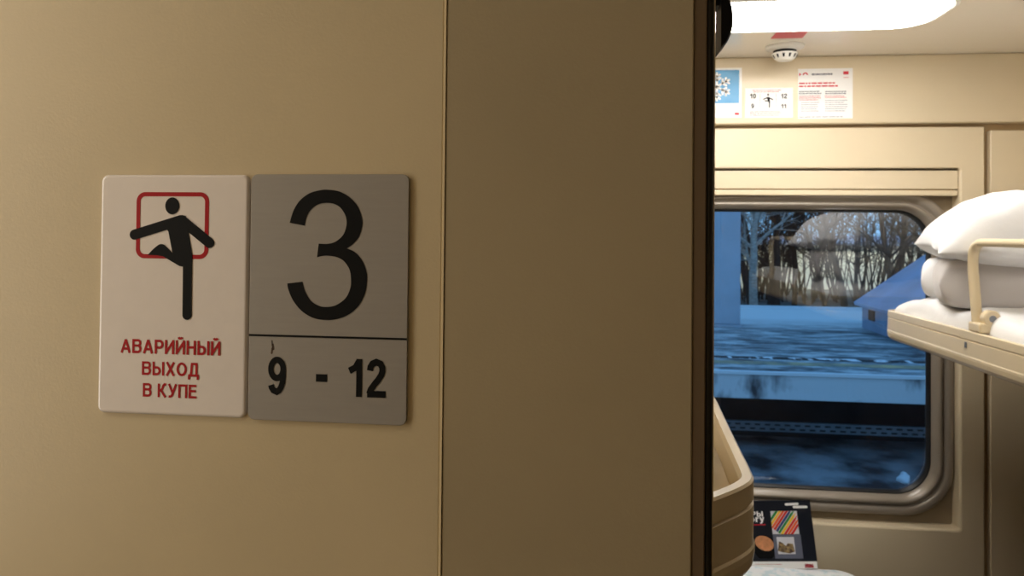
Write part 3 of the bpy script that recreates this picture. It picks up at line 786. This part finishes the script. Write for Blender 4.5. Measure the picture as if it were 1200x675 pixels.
# litter-like lumps of snow on the track bed
rnd = random.Random(5)
bm = bmesh.new()
for k, (x, y, r) in enumerate(((3.87, 10.02, .065), (3.92, 10.14, .055), (3.97, 10.30, .045))):
    bmesh.ops.create_icosphere(bm, subdivisions=3, radius=r, matrix=Matrix.Translation((x, y, -1.38)) @ Matrix.Diagonal((1.1, 1.5, .8, 1)))
for v in bm.verts: v.co += Vector((noise.noise(v.co*9), noise.noise(v.co*9+Vector((3, 0, 0))), noise.noise(v.co*9+Vector((0, 5, 0)))))*.03
o = obj('snow_clump', bm, 'snow', smooth=True); tag(o, 'small clump of white snow on the dark track bed', 'snow')
bd = thing('pale_building', (12, 36, -.75), 'long pale cream building seen through the bare trees', 'building')
bm = boxbm(-4, 30, 36, 44, -.75, 1.35); obj('wall', bm, 'bwall', bd)
bm = bmesh.new(); ex = [(35.6, 1.30), (35.6, 1.40), (40, 1.75), (44.4, 1.40), (44.4, 1.30)]
loft(bm, [[(x, y, z) for y, z in ex] for x in (-4.3, 30.3)], cap0=True, cap1=True); obj('roof', bm, 'shed', bd)

def branch(bm, rnd, p, d, L, r, depth, n):
    segs = max(3, int(L/.35)) if depth < 3 else 3
    pts = [p]; rad = [r]; q = Vector(p); dd = Vector(d)
    for i in range(segs):
        dd = (dd+Vector((rnd.uniform(-1, 1), rnd.uniform(-1, 1), rnd.uniform(-.4, .7)))*(.10 if depth == 0 else .22)).normalized()
        q = q+dd*(L/segs); pts.append(q.copy()); rad.append(r*(1-.72*(i+1)/segs))
    tube(bm, pts, rad, n=6 if depth == 0 else 4 if depth < 2 else 3, cap=False)
    if depth >= 3: return
    cnt = (16, 8, 5)[depth]
    for k in range(cnt):
        t = rnd.uniform(.22 if depth == 0 else .15, .98); i = min(int(t*segs), segs-1); f = t*segs-i
        bp = pts[i].lerp(pts[i+1], f)
        ax = (pts[i+1]-pts[i]).normalized()
        side = ax.orthogonal().normalized(); side.rotate(Matrix.Rotation(rnd.uniform(0, 6.28), 3, ax))
        nd = (ax*rnd.uniform(.5, 1.0)+side*rnd.uniform(.6, 1.0)+Vector((0, 0, .15))).normalized()
        branch(bm, rnd, bp, nd, L*rnd.uniform(.32, .52), max(r*(1-.7*t)*.5, .008), depth+1, n)
def tree(x, y, h, r, seed, label, m='bark', fork=False, lean=(0, 0)):
    rnd = random.Random(seed); bm = bmesh.new(); p = Vector((x, y, -.76))
    if fork:
        tube(bm, [p, p+Vector((.02, 0, .9)), p+Vector((.05, 0, 1.6))], [r*1.25, r*1.05, r], n=8)
        branch(bm, rnd, p+Vector((.03, 0, 1.2)), Vector((.08, 0, 1)).normalized(), h*.75, r*.85, 0, 6)
        branch(bm, rnd, p+Vector((.03, 0, 1.3)), Vector((-.85, 0, .55)).normalized(), 1.1, r*.6, 1, 6)
        branch(bm, rnd, p+Vector((-.75, 0, 1.85)), Vector((-.12, .05, 1)).normalized(), h*.6, r*.55, 0, 6)
    else:
        branch(bm, rnd, p, Vector((lean[0], lean[1], 1)).normalized(), h, r, 0, 6)
    t = thing('bare_tree', (x, y, -.75), label, 'tree', 'bare trees beyond the platform')
    obj('trunk_and_branches', bm, m, t, smooth=False)
tree(5.62, 25.0, 6.5, .17, 11, 'dark bare tree with a low forked trunk beyond the platform', fork=True)
specs = [(4.72, 24.0, 6.2, .10, 'slender dark bare tree just right of the platform column', 'bark'),
         (4.55, 22.6, 6.0, .13, 'pale barked bare tree beside the platform column', 'bark2'),
         (6.9, 27.5, 7.0, .10, 'thin bare tree right of the forked tree', 'bark'),
         (7.4, 25.5, 6.6, .09, 'bare tree in front of the middle of the pale building', 'bark'),
         (8.3, 26.5, 7.2, .13, 'bare tree behind the reflected bedding', 'bark'),
         (9.1, 24.5, 6.0, .10, 'bare tree left of the sloping shelter roof', 'bark'),
         (9.9, 27.0, 7.4, .14, 'dense bare tree above the sloping shelter roof', 'bark'),
         (10.7, 25.0, 6.6, .12, 'bare tree at the right end of the window view', 'bark'),
         (11.6, 28.5, 7.4, .14, 'far bare tree hidden partly by the right berth', 'bark'),
         (3.6, 26.0, 7.0, .13, 'bare tree directly behind the platform column', 'bark'),
         (2.2, 24.0, 6.6, .12, 'bare tree left of the platform column', 'bark'),
         (.3, 25.5, 6.8, .13, 'leftmost but one bare tree, well left of the platform column', 'bark'),
         (-2.0, 24.5, 6.6, .12, 'leftmost bare tree, farthest from the platform column', 'bark')]
for k, (x, y, h, r, lab, m) in enumerate(specs):
    tree(x, y, h, r, 40+k, lab, m, lean=(random.uniform(-.12, .12), 0))
# thicket of thin stems behind
bm = bmesh.new(); rnd = random.Random(77)
for k in range(430):
    x = rnd.uniform(-8, 15); y = rnd.uniform(28, 33)
    p = Vector((x, y, -.76)); h = rnd.uniform(2.5, 6.5); l = rnd.uniform(-.25, .25)
    pts = [p+Vector((l*t*h+noise.noise(Vector((k, t*2, 0)))*.3, 0, h*t)) for t in (0, .25, .5, .75, 1)]
    r = rnd.uniform(.015, .05); tube(bm, pts, [r, r*.9, r*.7, r*.5, r*.2], n=3, cap=False)
    for j in range(12):
        t = rnd.uniform(.25, .95); q = p+Vector((l*t*h, 0, h*t)); e = q+Vector((rnd.uniform(-.9, .9), rnd.uniform(-.5, .5), rnd.uniform(.1, .8)))
        tube(bm, [q, (q+e)/2+Vector((0, 0, .08)), e], [r*.45, r*.3, .005], n=3, cap=False)
o = obj('thicket', bm, 'bark'); tag(o, 'thin dark stems and twigs growing thickly before the pale building', 'bushes', kind='stuff')

# ------------------------------------------------------------------ light
w = bpy.data.worlds.new('sky'); SC.world = w; w.use_nodes = True
N = w.node_tree.nodes; L = w.node_tree.links; bg = N['Background']
tc = N.new('ShaderNodeTexCoord'); sp = N.new('ShaderNodeSeparateXYZ'); rp = N.new('ShaderNodeValToRGB')
L.new(tc.outputs['Generated'], sp.inputs['Vector']); L.new(sp.outputs['Z'], rp.inputs['Fac'])
rp.color_ramp.elements[0].position = 0; rp.color_ramp.elements[0].color = (.27, .56, .90, 1)
rp.color_ramp.elements[1].position = .6; rp.color_ramp.elements[1].color = (.16, .40, .76, 1)
L.new(rp.outputs['Color'], bg.inputs['Color']); bg.inputs['Strength'].default_value = 1.25

def light(kind, name, loc, energy, col, size=1, sizey=None, target=None, **k):
    l = bpy.data.lights.new(name, kind); l.energy = energy; l.color = col
    if kind == 'AREA':
        l.shape = 'RECTANGLE'; l.size = size; l.size_y = sizey or size
    o = bpy.data.objects.new(name, l); o.location = loc; COL.objects.link(o)
    if target: o.rotation_euler = (Vector(target)-Vector(loc)).to_track_quat('-Z', 'Y').to_euler()
    for a, b in k.items(): setattr(l, a, b)
    return o
light('AREA', 'corridor_light', (-1.0, .05, 2.26), 3.0, (1, .91, .77), .9, .25, target=(-1.0, .05, 0))
light('AREA', 'corridor_side_light', (-1.15, -.10, 1.68), 3.9, (1, .92, .79), .35, 1.0, target=(-.35, .47, 1.68))
light('AREA', 'compartment_fill', (XC, 1.05, 2.2), 4.2, (1, .94, .83), .5, .3, target=(XC+.3, 2.45, .8))  # unseen fill added to brighten the lower part of the window wall
light('AREA', 'building_sun_fill', (9, 33.6, 2.6), 420, (1, .93, .74), 22, .6, target=(9, 36, .2))  # added area light standing in for sunlight on the pale building

# ------------------------------------------------------------------ camera
cam = bpy.data.cameras.new('camera'); co = bpy.data.objects.new('camera', cam); COL.objects.link(co)
yaw, pitch, roll = [math.radians(a) for a in (6.7636, .8884, .5265)]
cy, sy, cp_, sp_, cr, sr = math.cos(yaw), math.sin(yaw), math.cos(pitch), math.sin(pitch), math.cos(roll), math.sin(roll)
Mx = Matrix(((cr, 0, sr), (0, 1, 0), (-sr, 0, cr))) @ Matrix(((1, 0, 0), (0, cp_, sp_), (0, -sp_, cp_))) @ Matrix(((cy, sy, 0), (-sy, cy, 0), (0, 0, 1)))
R3 = Matrix((Mx[0], Mx[2], -Mx[1])).transposed()
co.matrix_world = Matrix.Translation((0, 0, 1.72)) @ R3.to_4x4()
cam.sensor_width = 36; cam.lens = 870/1200*36
cam.shift_y = -(337.5-259.97)/1200
cam.clip_start = .01; cam.clip_end = 300
cam.dof.use_dof = True; cam.dof.focus_distance = .5; cam.dof.aperture_fstop = 22
SC.camera = co
SC.view_settings.view_transform = 'Standard'; SC.view_settings.look = 'None'
SC.view_settings.exposure = 0; SC.view_settings.gamma = 1
